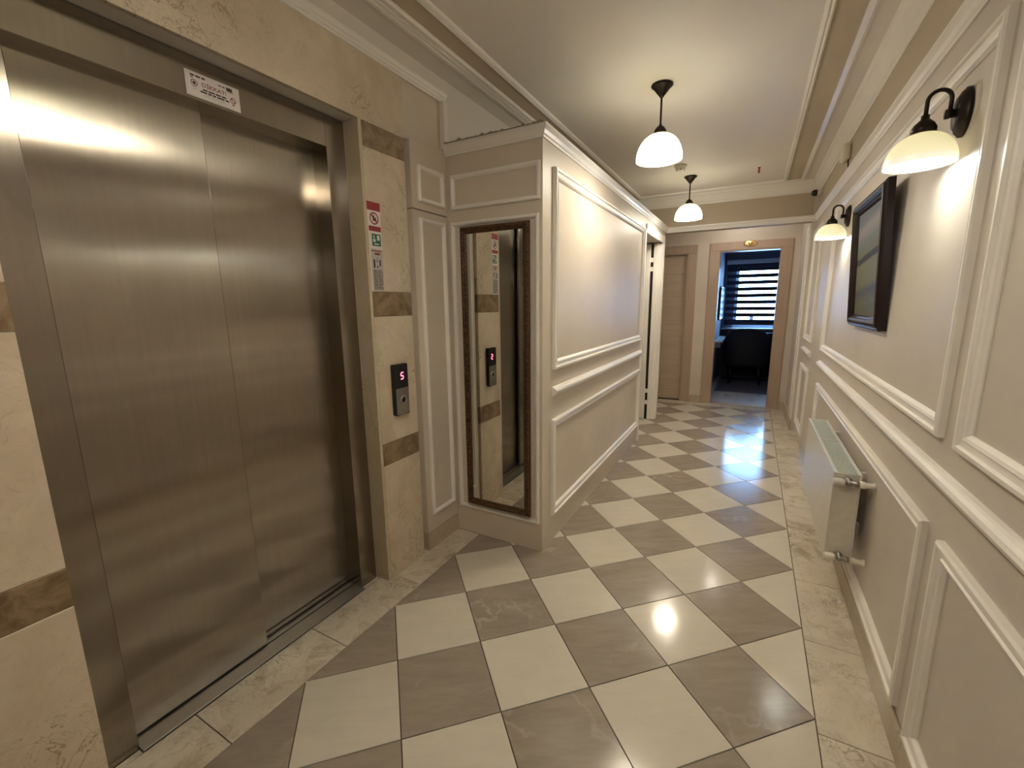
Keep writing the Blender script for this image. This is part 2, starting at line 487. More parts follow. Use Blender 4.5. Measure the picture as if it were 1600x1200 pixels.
# ------------------------------------------------------------------ floor
floor = struct(box('floor', -2.2, 0.45, YR, 5.06, -0.12, -0.006, M['grout']))
def clip(poly, a, b, c):            # keep a*x + b*y <= c
    out = []
    for i in range(len(poly)):
        p, q = poly[i], poly[(i + 1) % len(poly)]
        dp, dq = a * p[0] + b * p[1] - c, a * q[0] + b * q[1] - c
        if dp <= 0: out.append(p)
        if dp * dq < 0:
            t = dp / (dp - dq); out.append((p[0] + (q[0] - p[0]) * t, p[1] + (q[1] - p[1]) * t))
    return out
def area(poly):
    return abs(sum(poly[i][0] * poly[(i + 1) % len(poly)][1] - poly[(i + 1) % len(poly)][0] * poly[i][1] for i in range(len(poly)))) / 2
def shrink(poly, d):
    c = (sum(p[0] for p in poly) / len(poly), sum(p[1] for p in poly) / len(poly))
    out = []
    n = len(poly)
    s = 1 if sum(poly[i][0] * poly[(i + 1) % n][1] - poly[(i + 1) % n][0] * poly[i][1] for i in range(n)) > 0 else -1
    for i in range(n):
        p0, p1, p2 = Vector(poly[i - 1]), Vector(poly[i]), Vector(poly[(i + 1) % n])
        d1, d2 = (p1 - p0).normalized(), (p2 - p1).normalized()
        n1, n2 = Vector((-d1.y, d1.x)) * s, Vector((-d2.y, d2.x)) * s
        nn = n1 + n2
        k = nn.dot(n1)
        nn = nn / max(k, 0.25)
        out.append(tuple(p1 + nn * d))
    return out
tile_cache = {}
def floor_tile(poly, c, mat, name='tile', par=None, top=0.0):
    loc = [(round(p[0] - c[0], 4), round(p[1] - c[1], 4)) for p in poly]
    key = (tuple(loc), mat.name, top)
    if key not in tile_cache:
        a = shrink(loc, 0.0016); b = shrink(loc, 0.0026)
        n = len(a)
        vs = [(x, y, -0.0058) for x, y in a] + [(x, y, -0.0010) for x, y in a] + [(x, y, 0.0) for x, y in b]
        fs = [tuple(range(2 * n, 3 * n))]
        for i in range(2):
            for k in range(n):
                fs.append((i * n + k, i * n + (k + 1) % n, (i + 1) * n + (k + 1) % n, (i + 1) * n + k))
        me = bpy.data.meshes.new(name); me.from_pydata(vs, [], fs)
        bm = bmesh.new(); bm.from_mesh(me); bmesh.ops.recalc_face_normals(bm, faces=bm.faces); bm.to_mesh(me); bm.free()
        if me.polygons[0].normal.z < 0: me.flip_normals()
        me.materials.append(mat); tile_cache[key] = me
    o = bpy.data.objects.new(name, tile_cache[key]); COL.objects.link(o)
    o.location = (c[0], c[1], top); o.parent = par or floor
    return o
XL = -3.5 * D
YB = 4.70
for i in range(-9, 3):
    for j in range(-16, 24):
        if (i + j) % 2 == 0: continue
        # half-step lattice: centres (i/2, j/2); dark where i is odd
        cx, cy = i * D / 2, j * D / 2
        poly = [(cx + D / 2, cy), (cx, cy + D / 2), (cx - D / 2, cy), (cx, cy - D / 2)]
        for (a, b, c) in ((1, 0, 0.0), (-1, 0, -XL), (0, 1, YB), (0, -1, -YR)):
            poly = clip(poly, a, b, c) if poly else poly
        if len(poly) < 3 or area(poly) < 0.002: continue
        floor_tile(poly, (cx, cy), M['tile_d'] if i % 2 else M['tile_l'], 'tile')
def strip_tiles(x0, x1, joints):
    for a, b in zip(joints[:-1], joints[1:]):
        c = ((x0 + x1) / 2, (a + b) / 2)
        floor_tile([(x1, a), (x1, b), (x0, b), (x0, a)], c, M['border'], 'border_stone')
strip_tiles(0.0, 0.206, [YR] + [-0.056 + 0.4555 * k for k in range(-7, 11)] + [YF])
strip_tiles(-1.862, XL, [YR] + [-0.971 + 0.4575 * k for k in range(-5, 4)] + [0.4895])
strip_tiles(-1.95, XL, [3.84, 4.2, 4.7])
strip_tiles(-1.8868, -1.862, [-1.23, -1.118])
strip_tiles(-1.8868, -1.862, [-0.209, -0.113])
for a, b in zip([-1.95, -1.5, -1.02, -0.56, -0.1], [-1.5, -1.02, -0.56, -0.1, 0.0]):
    floor_tile([(b, YB), (b, YF), (a, YF), (a, YB)], ((a + b) / 2, (YB + YF) / 2), M['border'], 'border_stone')

# ------------------------------------------------------------------ ceiling
ceiling = struct(box('ceiling', -2.1, 0.45, YR - 0.1, 4.0, ZC, ZC + 0.1, M['ceil']))
c1 = box('soffit_strip', XE - 0.02, -1.655, YR, YH, ZC - 0.004, ZC - 0.0005, M['soffit'], ceiling)
c2 = box('soffit_strip', 0.045, XR, YR, YH, ZC - 0.004, ZC - 0.0005, M['soffit'], ceiling)
c3 = box('soffit_strip', -1.50, 0.045, 3.77, YH, ZC - 0.0038, ZC - 0.0004, M['soffit'], ceiling)
for a, b, y1 in ((-1.625, -1.505, YH), (-0.09, 0.03, 3.76)):
    box('painted_band', a, b, YR, y1, ZC - 0.003, ZC - 0.0002, M['beige'], ceiling)
def ridge(n, w, t):
    pr = [(0, ZC + 0.001), (0, ZC - t * 0.5)]
    for k in range(n):
        x = w * (k + 0.5) / n; s = w / n
        pr += [(x - s * 0.32, ZC - t), (x + s * 0.32, ZC - t), (x + s * 0.5, ZC - t * 0.55)]
    pr += [(w, ZC + 0.001)]
    return pr
# triple-reeded moulding over the lift side, then the single bead round the middle field
sweep('ceiling_moulding', [(-1.61, YR), (-1.61, YH)], ridge(3, 0.075, 0.018), M['mould'], ceiling)
sweep('ceiling_moulding', [(-0.09, YR), (-0.09, 3.735), (-1.52, 3.735), (-1.52, YR)], [(-0.001, ZC + 0.001), (0.0, ZC - 0.010), (0.008, ZC - 0.016), (0.016, ZC - 0.010), (0.022, ZC - 0.017), (0.032, ZC - 0.012), (0.036, ZC + 0.001)], M['mould'], ceiling)
sweep('ceiling_moulding', [(0.06, YR), (0.06, 3.79), (-1.50, 3.79)], [(0.0, ZC + 0.001), (0.0, ZC - 0.010), (0.012, ZC - 0.017), (0.034, ZC - 0.010), (0.036, ZC + 0.001)], M['mould'], ceiling)

# ------------------------------------------------------------------ right wall
wr = struct(box('wall_right', XR, XR + 0.15, YR, 4.0, -0.1, ZC, M['wall_r']))
def panel_set(y0, y1, low=(0.12, 0.745), up=(0.995, 2.055)):
    frame('panel_moulding', (y0, y1, up[0], up[1]), MOULD, right_fn, M['mould'], wr)
    frame('panel_moulding', (y0, y1, low[0], low[1]), MOULD, right_fn, M['mould'], wr)
panel_set(-2.55, -0.085)
panel_set(0.03, 2.52)
panel_set(3.22, 3.84)
RAIL = [(-0.001, 0.862), (0.006, 0.862), (0.010, 0.868), (0.016, 0.874), (0.026, 0.882), (0.03, 0.893), (0.026, 0.903), (0.016, 0.908), (0.012, 0.914), (-0.001, 0.916)]
for y0, y1 in ((2.56, YR), (3.86, 3.20)):
    # travelling towards the camera the room lies on the right, so go from near to far
    sweep('chair_rail', [(XR, y1), (XR, y0)], RAIL, M['mould'], wr)
# the stretch past the header stands a little proud
wrf = struct(box('wall_alcove_right', 0.165, 0.35, 3.875, YF + 0.15, -0.1, 2.5, M['wall_r']))
for y0, y1 in ((3.90, 4.02), (4.08, 4.16)):
    box('door_casing', 0.150, 0.166, y0, y1, 0.11, 2.12, M['mould'], wrf, 0.003)
box('baseboard_piece', 0.148, 0.166, 3.868, YF, 0.0, 0.105, M['base'], wrf, 0.002)
bb = struct(box('baseboard_right', 0.192, XR + 0.001, YR, 3.16, 0.0, 0.093, M['base'], None, 0.003))

# upper cornice (ceiling) and lower cornice, round right wall, header and partition
CORN_B = [(-0.001, 2.425), (0.007, 2.425), (0.010, 2.437), (0.02, 2.446), (0.032, 2.472), (0.05, 2.505), (0.062, 2.515), (0.068, 2.528), (0.07, ZC + 0.001), (-0.001, ZC + 0.001)]
CORN_A = [(-0.001, ZA0), (0.007, ZA0), (0.009, ZA0 + 0.010), (0.014, ZA0 + 0.015), (0.020, ZA0 + 0.030), (0.027, ZA0 + 0.038), (0.031, ZA0 + 0.042), (0.032, ZA1), (-0.001, ZA1)]
t1 = struct(sweep('trim_1', [(XR, YR), (XR, YH), (-1.80, YH)], CORN_B, M['mould']))
t2 = struct(sweep('trim_2', [(XR, YR), (XR, YH), (XB, YH), (XB, YM), (XE, YM)], CORN_A, M['mould']))

# header across the corridor
hd = struct(box('wall_header', -1.82, XR, YH, 4.0, ZA0, ZC, M['beige']))
wa = box('band', XR - 0.002, XR + 0.001, YR, YH, ZA1 - 0.01, 2.43, M['beige'], wr)

# ------------------------------------------------------------------ partition with the mirror
pt = struct(box('wall_partition_front', XE, XB, YM, YM + 0.10, 0.0, ZA1 - 0.01, M['wall']))
frame('panel_moulding', (-1.769, -1.237, 1.876, 2.053), MOULD_S, front_fn, M['mould'], pt)
frame('panel_moulding', (-1.775, -1.243, 0.165, 1.813), MOULD_S, front_fn, M['mould'], pt)
ps_bm = bmesh.new()
bm_box(ps_bm, XB - 0.165, XB, YM + 0.1, 2.78, 0.0, ZA1 - 0.01)
bm_box(ps_bm, XB - 0.165, XB, 2.78, 3.70, 2.03, ZA1 - 0.01)
bm_box(ps_bm, XB - 0.165, XB, 3.70, 3.84, 0.0, ZA1 - 0.01)
ps = struct(obj_bm('wall_partition_side', ps_bm, M['wall']))
frame('panel_moulding', (0.615, 2.725, 1.018, 2.052), MOULD, side_fn, M['mould'], ps)
frame('panel_moulding', (0.605, 2.725, 0.165, 0.738), MOULD, side_fn, M['mould'], ps)
sweep('chair_rail', [(XB, 2.74), (XB, 0.615)], [(o_, z + 0.006) for o_, z in RAIL], M['mould'], ps)
struct(box('wall_partition_end', -1.95, XB - 0.165, 3.74, 3.84, 0.0, ZA1 - 0.01, M['wall']))
struct(box('wall_partition_inner', -1.95, -1.93, YM + 0.1, 3.74, 0.0, ZC, M['wall']))
# doorway in the partition
for nm, a in (('door_casing', (XB - 0.001, XB + 0.014, 2.745, 2.80, 0.0, 2.045)), ('door_casing', (XB - 0.001, XB + 0.014, 3.70, 3.77, 0.0, 2.10)),
              ('door_casing', (XB - 0.001, XB + 0.014, 2.80, 3.70, 2.02, 2.10))):
    box(nm, *a, M['mould'], ps, 0.003)
dj = thing('door_frame', (XB, 3.70, 0.0), 'cream inner door frame with open leaf in the partition doorway', 'door')
parts = [box('jamb', XB - 0.165, XB + 0.002, 3.672, 3.699, 0.0, 2.02, M['mould'], None, 0.003),
         box('door_stop', XB - 0.085, XB - 0.045, 3.655, 3.672, 0.0, 2.02, M['mould'], None, 0.003),
         box('dark_rebate', XB - 0.115, XB - 0.085, 3.668, 3.673, 0.0, 2.02, M['gap']),
         box('leaf', XB - 0.60, XB - 0.115, 3.628, 3.668, 0.01, 2.01, M['mould'], None, 0.003)]
for z in (0.18, 0.32, 1.72, 1.82):
    parts.append(box('hinge', XB - 0.118, XB - 0.083, 3.664, 3.6685, z, z + 0.05, M['mould'], None, 0.002))
attach(dj, parts)
# jagged plaster left on the cornice top
vs, fs = [], []
for k in range(61):
    x = XE + 0.02 + (XB - XE) * k / 60
    h = 0.002 + 0.012 * random.random() ** 3
    vs += [(x, YM - 0.045, ZA1 - 0.001), (x, YM - 0.04 + 0.01 * random.random(), ZA1 + h), (x, YM - 0.012, ZA1 - 0.001)]
for k in range(60):
    for j in range(3):
        a, b = k * 3 + j, k * 3 + (j + 1) % 3
        fs.append((a, b, b + 3, a + 3))
fs += [(0, 1, 2), (180, 181, 182)]
pc = add('plaster_crumbs', vs, fs, M['crumb'], pt); pc['kind'] = 'stuff'

# ------------------------------------------------------------------ left wall with marble cladding
wl_bm = bmesh.new()
bm_box(wl_bm, -2.2, XE - 0.02, YR, -1.213, -0.1, ZC)
bm_box(wl_bm, -2.2, -2.02, -1.213, -0.113, -0.1, ZC)
bm_box(wl_bm, -2.02, XE - 0.02, -1.213, -0.113, 2.15, ZC)
bm_box(wl_bm, -2.2, XE - 0.022, -0.111, 0.185, -0.1, ZC)
bm_box(wl_bm, -2.2, -1.86, 0.185, YM + 0.1, -0.1, 2.16)
bm_box(wl_bm, -2.2, XE - 0.008, 0.185, YM + 0.1, 2.16, ZC)
bm_box(wl_bm, -2.2, XE - 0.008, YM + 0.1, 4.0, ZA1 - 0.005, ZC)
bm_box(wl_bm, -2.19, XE - 0.0079, YR, 3.99, 2.4255, ZC - 0.001)
wl = struct(obj_bm('wall_left', wl_bm, M['soffit']))
def slab(y0, y1, z0, z1, mat):
    return box('marble_slab', XE - 0.02, XE, y0 + 0.0006, y1 - 0.0006, z0 + 0.0006, z1 - 0.0006, mat, wl, 0.0012)
ZB = [0.0, 0.603, 0.713, 1.323, 1.435, 2.048, 2.148]
for a, b in ((-0.094, 0.165),) + ((-1.98, -1.213), (-2.75, -1.98), (YR, -2.75)):
    for k in range(6):
        slab(a, b, ZB[k], ZB[k + 1], M['brown'] if k % 2 else M['marble'])
box('marble_reveal', XJ, XE, -0.112, -0.0945, 0.001, 2.148, M['marble_reveal'], wl, 0.0012)
box('marble_reveal', XJ - 0.02, XE - 0.0205, -1.2135, -1.213 + 0.0004, 0.001, 2.148, M['marble_reveal'], wl)
for a, b in ((-1.25, 0.175), (-2.4, -1.25), (YR, -2.4)):
    slab(a, b, 2.148, 2.425, M['marble'])
box('painted_panel', XE - 0.009, XE - 0.004, 0.178, 0.452, 2.165, 2.41, M['wall'], wl, 0.001)
# boarded panels between pier and partition
for z0, z1 in ((0.103, 1.843), (1.848, 2.165)):
    b_ = box('board', -1.86, XE + 0.001, 0.205, YM - 0.0005, z0, z1, M['wall'], wl, 0.0015)
    fr = (0.247, 0.455, 0.20, 1.808) if z0 < 1 else (0.247, 0.455, 1.885, 2.058)
    frame('panel_moulding', fr, MOULD_S, lambda u, v, h: (XE + 0.001 + h, u, v), M['mould'], b_)
struct(box('baseboard_left', -1.86, XE + 0.004, 0.203, YM - 0.0005, 0.0, 0.1, M['base'], None, 0.002))
# cornice over the lift, with the vertical return at its end
CORN_E = [(-0.001, 2.41), (0.006, 2.41), (0.008, 2.419), (0.013, 2.422), (0.016, 2.431), (0.021, 2.434), (0.025, 2.443), (0.027, 2.452), (-0.001, 2.452)]
t3 = struct(sweep('trim_3', [(XE, 0.49), (XE, YR)], CORN_E, M['mould']))
box('cornice_return', XE - 0.006, XE + 0.028, 0.452, 0.489, ZA1 - 0.02, 2.411, M['mould'], t3, 0.003)

# ------------------------------------------------------------------ lift
lift = thing('elevator', (XJ, -0.66, 0.0), 'brushed steel elevator with two-panel sliding door set in cream marble', 'elevator')
parts = [box('jamb', -1.998, XJ, -1.2125, -1.118, -0.005, 2.147, M['steel_frame'], None, 0.0015),
         box('jamb', -1.998, XJ, -0.209, -0.1125, -0.005, 2.147, M['steel_frame'], None, 0.0015),
         box('header', -1.998, XJ - 0.0005, -1.118, -0.209, 2.022, 2.147, M['steel_frame'], None, 0.0015)]
parts[2].data.name = 'lift_header'
parts.append(box('door_panel', -1.958, -1.938, -1.135, -0.662, 0.010, 2.04, M['steel'], None, 0.003, 2))
parts.append(box('door_panel', -1.996, -1.978, -0.69, -0.195, 0.010, 2.04, M['steel'], None, 0.003, 2))
parts.append(box('shaft_backing', -2.018, -2.0, -1.2, -0.12, 0.0, 2.1, M['gap']))
sill = bmesh.new()
bm_box(sill, -1.938, -1.864, -1.1175, -0.2095, -0.004, 0.004, 0.0008)
bm_box(sill, -1.976, -1.948, -1.1175, -0.2095, -0.004, 0.003, 0.0008)
bm_box(sill, -1.998, -1.986, -1.1175, -0.2095, -0.004, 0.003, 0.0008)
parts.append(obj_bm('sill', sill, M['alu']))
attach(lift, parts)

def text_mesh(body, size, fn, mat, parent, name='lettering', bold=0.0, align='CENTER'):
    cu = bpy.data.curves.new('txt', 'FONT'); cu.body = body; cu.size = size
    cu.align_x = align; cu.align_y = 'CENTER'; cu.offset = bold; cu.resolution_u = 2
    t = bpy.data.objects.new('txt', cu); COL.objects.link(t)
    dg = bpy.context.evaluated_depsgraph_get()
    me = bpy.data.meshes.new_from_object(t.evaluated_get(dg))
    bpy.data.objects.remove(t, do_unlink=True); bpy.data.curves.remove(cu)
    for v in me.vertices:
        v.co = Vector(fn(v.co.x, v.co.y))
    me.name = name; me.materials.clear(); me.materials.append(mat)
    o = bpy.data.objects.new(name, me); COL.objects.link(o); o.parent = parent
    return o
def flat(name, rects, fn, h, mat, parent):
    vs, fs = [], []
    for (u0, u1, v0, v1) in rects:
        b = len(vs)
        vs += [fn(u0, v0, h), fn(u1, v0, h), fn(u1, v1, h), fn(u0, v1, h)]
        fs.append((b, b + 1, b + 2, b + 3))
    o = add(name, vs, fs, mat, parent)
    if len(rects) > 1: o['kind'] = 'stuff'
    return o
def ring(name, c, r0, r1, fn, h, mat, parent, n=28, slash=True, sy=1.0):
    vs, fs = [], []
    for k in range(n):
        a = 2 * math.pi * k / n
        vs.append(fn(c[0] + r0 * math.cos(a), c[1] + r0 * math.sin(a) * sy, h)); vs.append(fn(c[0] + r1 * math.cos(a), c[1] + r1 * math.sin(a) * sy, h))
    for k in range(n):
        a, b = 2 * k, 2 * ((k + 1) % n)
        fs.append((a, a + 1, b + 1, b))
    if slash:
        w = (r1 - r0) * 0.45; s = r0 * 0.72
        i = len(vs)
        for du, dv in ((-s - w, s - w), (-s + w, s + w), (s + w, -s + w), (s - w, -s - w)):
            vs.append(fn(c[0] + du, c[1] + dv * sy, h))
        fs.append((i, i + 1, i + 2, i + 3))
    return add(name, vs, fs, mat, parent)

# warning sticker on the lift header: (u along +y, v up)
sk = thing('warning_sticker', (XJ, -0.64, 2.066), 'small white warning sticker reading DIKKAT on the elevator header', 'sticker')
fl = lambda u, v, h=0.0: (0.0005 + h, u, v)
box('paper', 0.0, 0.0008, -0.083, 0.083, -0.036, 0.036, M['paper'], sk)
H = 0.0005
flat('border_line', [(-0.079, 0.079, 0.031, 0.0318), (-0.079, 0.079, -0.032, -0.0312), (-0.079, -0.0782, -0.032, 0.032), (0.0782, 0.079, -0.032, 0.032)], fl, H, M['greypaper'], sk)
text_mesh('DİKKAT!', 0.0165, lambda x, y: fl(x * 1.15 + 0.002, y + 0.006, H), M['redink'], sk, 'headline', 0.0003)
def words(y, x0, x1, hgt, rnd, wmin=0.010, wmax=0.026):
    out = []; x = x0
    while x < x1 - 0.004:
        w = min(rnd.uniform(wmin, wmax), x1 - x)
        out.append((x, x + w, y - hgt / 2, y + hgt / 2)); x += w + 0.003
    return out
rn = random.Random(3)
flat('bold_lines', words(-0.007, -0.034, 0.038, 0.005, rn) + words(-0.0145, -0.042, 0.046, 0.005, rn), fl, H, M['ink'], sk)
flat('fine_lines', words(-0.021, -0.03, 0.036, 0.0022, rn) + words(-0.025, -0.036, 0.04, 0.0018, rn), fl, H, M['greypaper'], sk)
flat('logo_mark', words(0.0255, -0.068, -0.018, 0.0052, rn, 0.006, 0.016) + [(-0.067, -0.060, 0.0175, 0.0205)] + words(0.0245, 0.016, 0.038, 0.0035, rn, 0.006, 0.01), fl, H, M['ink'], sk)
flat('logo_mark', [(0.041, 0.060, 0.0175, 0.0285), (0.044, 0.063, 0.0145, 0.0158)], fl, H, M['ink'], sk)
ring('pictogram', (-0.058, 0.004), 0.0075, 0.0098, fl, H, M['ink'], sk, slash=False)
ring('pictogram', (-0.058, 0.004), 0.0001, 0.0048, fl, H, M['ink'], sk, slash=False)
flat('fine_lines', [(-0.066, -0.050, -0.0105, -0.0085), (-0.063, -0.053, -0.0135, -0.012)], fl, H, M['greypaper'], sk)
ring('pictogram', (0.060, -0.007), 0.0068, 0.0095, fl, H, M['redink'], sk)
flat('fine_lines', [(0.056, 0.064, -0.0225, -0.0185)], fl, H, M['redink'], sk)

# safety notice strip on the pier
ns = thing('safety_notice', (XE, -0.055, 1.438), 'tall narrow notice strip, red prohibition sign over green sign, on marble pier', 'sign')
box('paper', 0.0002, 0.0009, -0.041, 0.037, 0.0, 0.386, M['paper'], ns)
fl2 = lambda u, v, h=0.0: (0.0010 + h, u, v)
flat('red_band', [(-0.041, 0.037, 0.350, 0.386)], fl2, 0.0, M['red'], ns)
flat('red_band', [(-0.037, 0.035, 0.262, 0.284)], fl2, 0.0, M['red'], ns)
flat('print_lines', words(0.377, -0.034, 0.030, 0.0028, rn) + words(0.3685, -0.034, 0.030, 0.0028, rn) + words(0.360, -0.02, 0.018, 0.0026, rn) + words(0.277, -0.024, 0.022, 0.003, rn) + words(0.269, -0.024, 0.022, 0.003, rn), fl2, H, M['redink'], ns)
ring('prohibition_ring', (-0.002, 0.317), 0.0205, 0.0265, fl2, 0.0, M['red'], ns)
flat('pictogram', [(-0.010, 0.001, 0.306, 0.326), (-0.006, -0.001, 0.326, 0.332), (0.004, 0.010, 0.305, 0.322)], fl2, 0.0001, M['ink'], ns)
flat('green_sign', [(-0.022, 0.031, 0.199, 0.251)], fl2, 0.0, M['green'], ns)
flat('pictogram', [(-0.013, -0.006, 0.231, 0.245), (-0.016, -0.001, 0.216, 0.229), (0.008, 0.024, 0.224, 0.246), (-0.010, 0.018, 0.205, 0.210)], fl2, H, M['paper'], ns)
flat('text_block', [(-0.034, 0.037, 0.0, 0.186)], fl2, 0.0, M['greypaper'], ns)
rows = []
y = 0.092
while y > 0.008:
    rows += words(y, -0.026, 0.031, 0.0034, rn, 0.012, 0.03); y -= 0.0068
rows += [(-0.002, 0.004, 0.142, 0.146), (-0.003, 0.005, 0.130, 0.136), (-0.002, 0.006, 0.104, 0.111), (-0.022, -0.012, 0.104, 0.14), (0.014, 0.022, 0.112, 0.14)]
flat('print_lines', rows, fl2, H, M['ink'], ns)
flat('red_print', [(-0.012, 0.020, 0.160, 0.170), (-0.030, 0.030, 0.175, 0.180)], fl2, H, M['redink'], ns)

# call station
cs = thing('call_panel', (XE, 0.035, 0.965), 'black elevator call panel with red digit 5 and round button', 'call panel')
def rounded(w, hh, r, sag, n=6):
    pts = []
    for (cx, cy, a0) in ((w - r, hh - r, 0), (-w + r, hh - r, 90), (-w + r, -hh + r, 180), (w - r, -hh + r, 270)):
        for k in range(n + 1):
            a = math.radians(a0 + 90 * k / n); pts.append((cx + r * math.cos(a), cy + r * math.sin(a)))
    return [(u, v + sag * (1 - (u / w) ** 2) * (1 if v > 0 else -1)) for u, v in pts]
prism('body', rounded(0.047, 0.125, 0.006, 0.008), lambda u, v, h: (h, u, v), 0.0, 0.022, M['black'], cs)
prism('steel_plate', [(-0.042, -0.121), (0.0, -0.129), (0.044, -0.121), (0.044, 0.008), (-0.042, 0.008)], lambda u, v, h: (h, u, v), 0.022, 0.0235, M['chrome'], cs)
lathe('button_ring', [(0.0, 0.0), (0.021, 0.0), (0.021, 0.004), (0.014, 0.005), (0.014, 0.0)], (0.0235, 0.004, -0.052), M['alu'], cs, 'X', 24, False)
lathe('button', [(0.0135, 0.0), (0.0135, 0.003), (0.006, 0.0042), (0.0, 0.0042)], (0.0235, 0.004, -0.052), M['black'], cs, 'X', 20, False)
SG = {'a': (0, 1, 'h'), 'f': (-1, .5, 'v'), 'g': (0, 0, 'h'), 'c': (1, -.5, 'v'), 'd': (0, -1, 'h')}
vs, fs = [], []
for s, (sx, sy, o_) in SG.items():
    cu, cv = 0.006 + sx * 0.0088, 0.068 + sy * 0.0155
    for (u, v) in ([(-.0078, -.0026), (.0078, -.0026), (.0078, .0026), (-.0078, .0026)] if o_ == 'h' else [(-.0026, -.0064), (.0026, -.0064), (.0026, .0064), (-.0026, .0064)]):
        vs.append((0.0226, cu + u + (cv + v - 0.068) * 0.12, cv + v))
    n = len(vs); fs.append((n - 4, n - 3, n - 2, n - 1))
add('digit', vs, fs, M['led'], cs)

# ------------------------------------------------------------------ mirror
mr = thing('wall_mirror', (-1.4955, YM, 0.205), 'tall narrow mirror in a dark antique gilt frame on the partition', 'mirror')
frame('frame', (-0.207, 0.207, 0.0, 1.575), [(0, 0.0), (0, 0.012), (0.008, 0.022), (0.018, 0.023), (0.024, 0.017), (0.03, 0.016), (0.036, 0.011), (0.036, 0.0)],
      lambda u, v, h: (u, -0.0155 - h, v), M['gilt'], mr)
box('glass', -0.173, 0.173, -0.0215, -0.0165, 0.034, 1.541, M['mirror'], mr)
box('backing', -0.19, 0.19, -0.0155, -0.001, 0.02, 1.555, M['mahogany'], mr)

# ------------------------------------------------------------------ end wall, doors
we_bm = bmesh.new()
for (x0, x1, z0, z1) in ((-1.95, -1.80, -0.1, 2.5), (-1.80, -1.105, 2.015, 2.5), (-1.105, -0.725, -0.1, 2.5), (-0.725, -0.03, 2.02, 2.5), (-0.03, 0.30, -0.1, 2.5)):
    bm_box(we_bm, x0, x1, YF, YF + 0.15, z0, z1)
we = struct(obj_bm('wall_far', we_bm, M['wall']))
struct(box('wall_alcove_left', -2.1, -1.95, 3.84, 5.06, -0.1, 2.5, M['wall']))
struct(box('ceiling_alcove', -2.1, 0.35, 4.0, 5.06, 2.45, 2.55, M['ceil']))
for a, b in ((-0.985, -0.845), (0.077, 0.149)):
    box('baseboard_piece', a, b, YF - 0.014, YF, 0.0, 0.10, M['base'], we, 0.002)
def casing(par, x0, x1, zt, w=0.115):
    for (a, b, c, d) in ((x0 - w, x0, 0.0, zt), (x1, x1 + w, 0.0, zt), (x0 - w, x1 + w, zt, zt + 0.105)):
        o = box('casing', a, b, YF - 0.018, YF, c, d, M['casing_wood'], par, 0.004, 2)
    for (a, b, c, d) in ((x0 - 0.001, x0 + 0.012, 0.0, zt), (x1 - 0.012, x1 + 0.001, 0.0, zt), (x0, x1, zt - 0.012, zt)):
        box('lining', a, b, YF - 0.012, YF + 0.15, c, d, M['casing_wood'], par, 0.002)
d1 = struct(box('door_1', -1.787, -1.117, YF + 0.035, YF + 0.075, 0.008, 2.0, M['door_wood'], None, 0.002))
casing(d1, -1.80, -1.105, 2.015)
d2 = struct(box('door_2', -0.713, -0.042, YF + 0.02, YF + 0.15, -0.005, 0.002, M['casing_wood']))
casing(d2, -0.725, -0.03, 2.02)
pl = thing('number_plate', (-0.377, YF - 0.018, 2.092), 'small oval brass plate above the open doorway', 'plate')
lathe('plate', [(0.0, -0.010), (0.72, -0.010), (0.9, -0.008), (1.0, -0.003), (1.0, 0.0)], (0, 0, 0), M['brass'], pl, 'Y', 32, True, 0.078, 0.038)
lathe('raised_rim', [(0.80, -0.009), (0.80, -0.013), (0.88, -0.013), (0.90, -0.008)], (0, 0, 0), M['brass'], pl, 'Y', 32, False, 0.078, 0.038)
lathe('boss', [(0.0, -0.016), (0.6, -0.015), (1.0, -0.010)], (0, 0, 0), M['brass'], pl, 'Y', 24, False, 0.022, 0.026)

struct(box('light_block_behind_door', -2.1, -0.80, 5.06, 5.16, -0.12, 2.6, M['room_wall']))  # unseen blocker, added to stop sky light leaking round the closed door
# rear wall
struct(box('wall_back', -2.2, 0.45, YR - 0.1, YR, -0.1, ZC, M['wall']))

# ------------------------------------------------------------------ the room beyond
struct(box('floor_room', -0.95, 1.15, 5.06, 7.6, -0.12, -0.006, M['grout']))
fr_ = bpy.data.objects['floor_room']
for k in range(5):
    for j in range(4):
        x0 = -0.855 + 0.45 * k - 0.0; y0 = 5.06 + 0.62 * j
        floor_tile([(x0 + 0.45, y0), (x0 + 0.45, y0 + 0.62), (x0, y0 + 0.62), (x0, y0)], (x0 + 0.225, y0 + 0.31), M['room_tile'], 'tile', fr_)
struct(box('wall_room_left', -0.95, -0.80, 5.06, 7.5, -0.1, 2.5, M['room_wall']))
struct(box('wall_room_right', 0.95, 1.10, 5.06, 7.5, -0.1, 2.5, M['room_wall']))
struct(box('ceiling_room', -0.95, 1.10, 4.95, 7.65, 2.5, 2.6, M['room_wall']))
wb = bmesh.new()
for (x0, x1, z0, z1) in ((-0.95, -0.60, -0.1, 2.55), (0.22, 1.10, -0.1, 2.55), (-0.60, 0.22, -0.1, 0.90), (-0.60, 0.22, 1.98, 2.5)):
    bm_box(wb, x0, x1, 7.5, 7.65, z0, z1)
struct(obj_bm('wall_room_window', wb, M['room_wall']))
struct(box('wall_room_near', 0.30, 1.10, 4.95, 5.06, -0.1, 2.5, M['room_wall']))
win = struct(box('window_1', -0.60, 0.22, 7.58, 7.584, 0.90, 1.98, M['glass']))
frame('window_frame', (-0.60, 0.22, 0.90, 1.98), [(0, 0), (0, 0.05), (0.05, 0.05), (0.05, 0)], lambda u, v, h: (u, 7.61 - h, v), M['pvc'], win)
box('window_frame', -0.335, -0.275, 7.56, 7.61, 0.95, 1.10, M['pvc'], win)
box('window_sill', -0.78, 0.40, 7.38, 7.5, 0.87, 0.90, M['pvc'], win, 0.004)
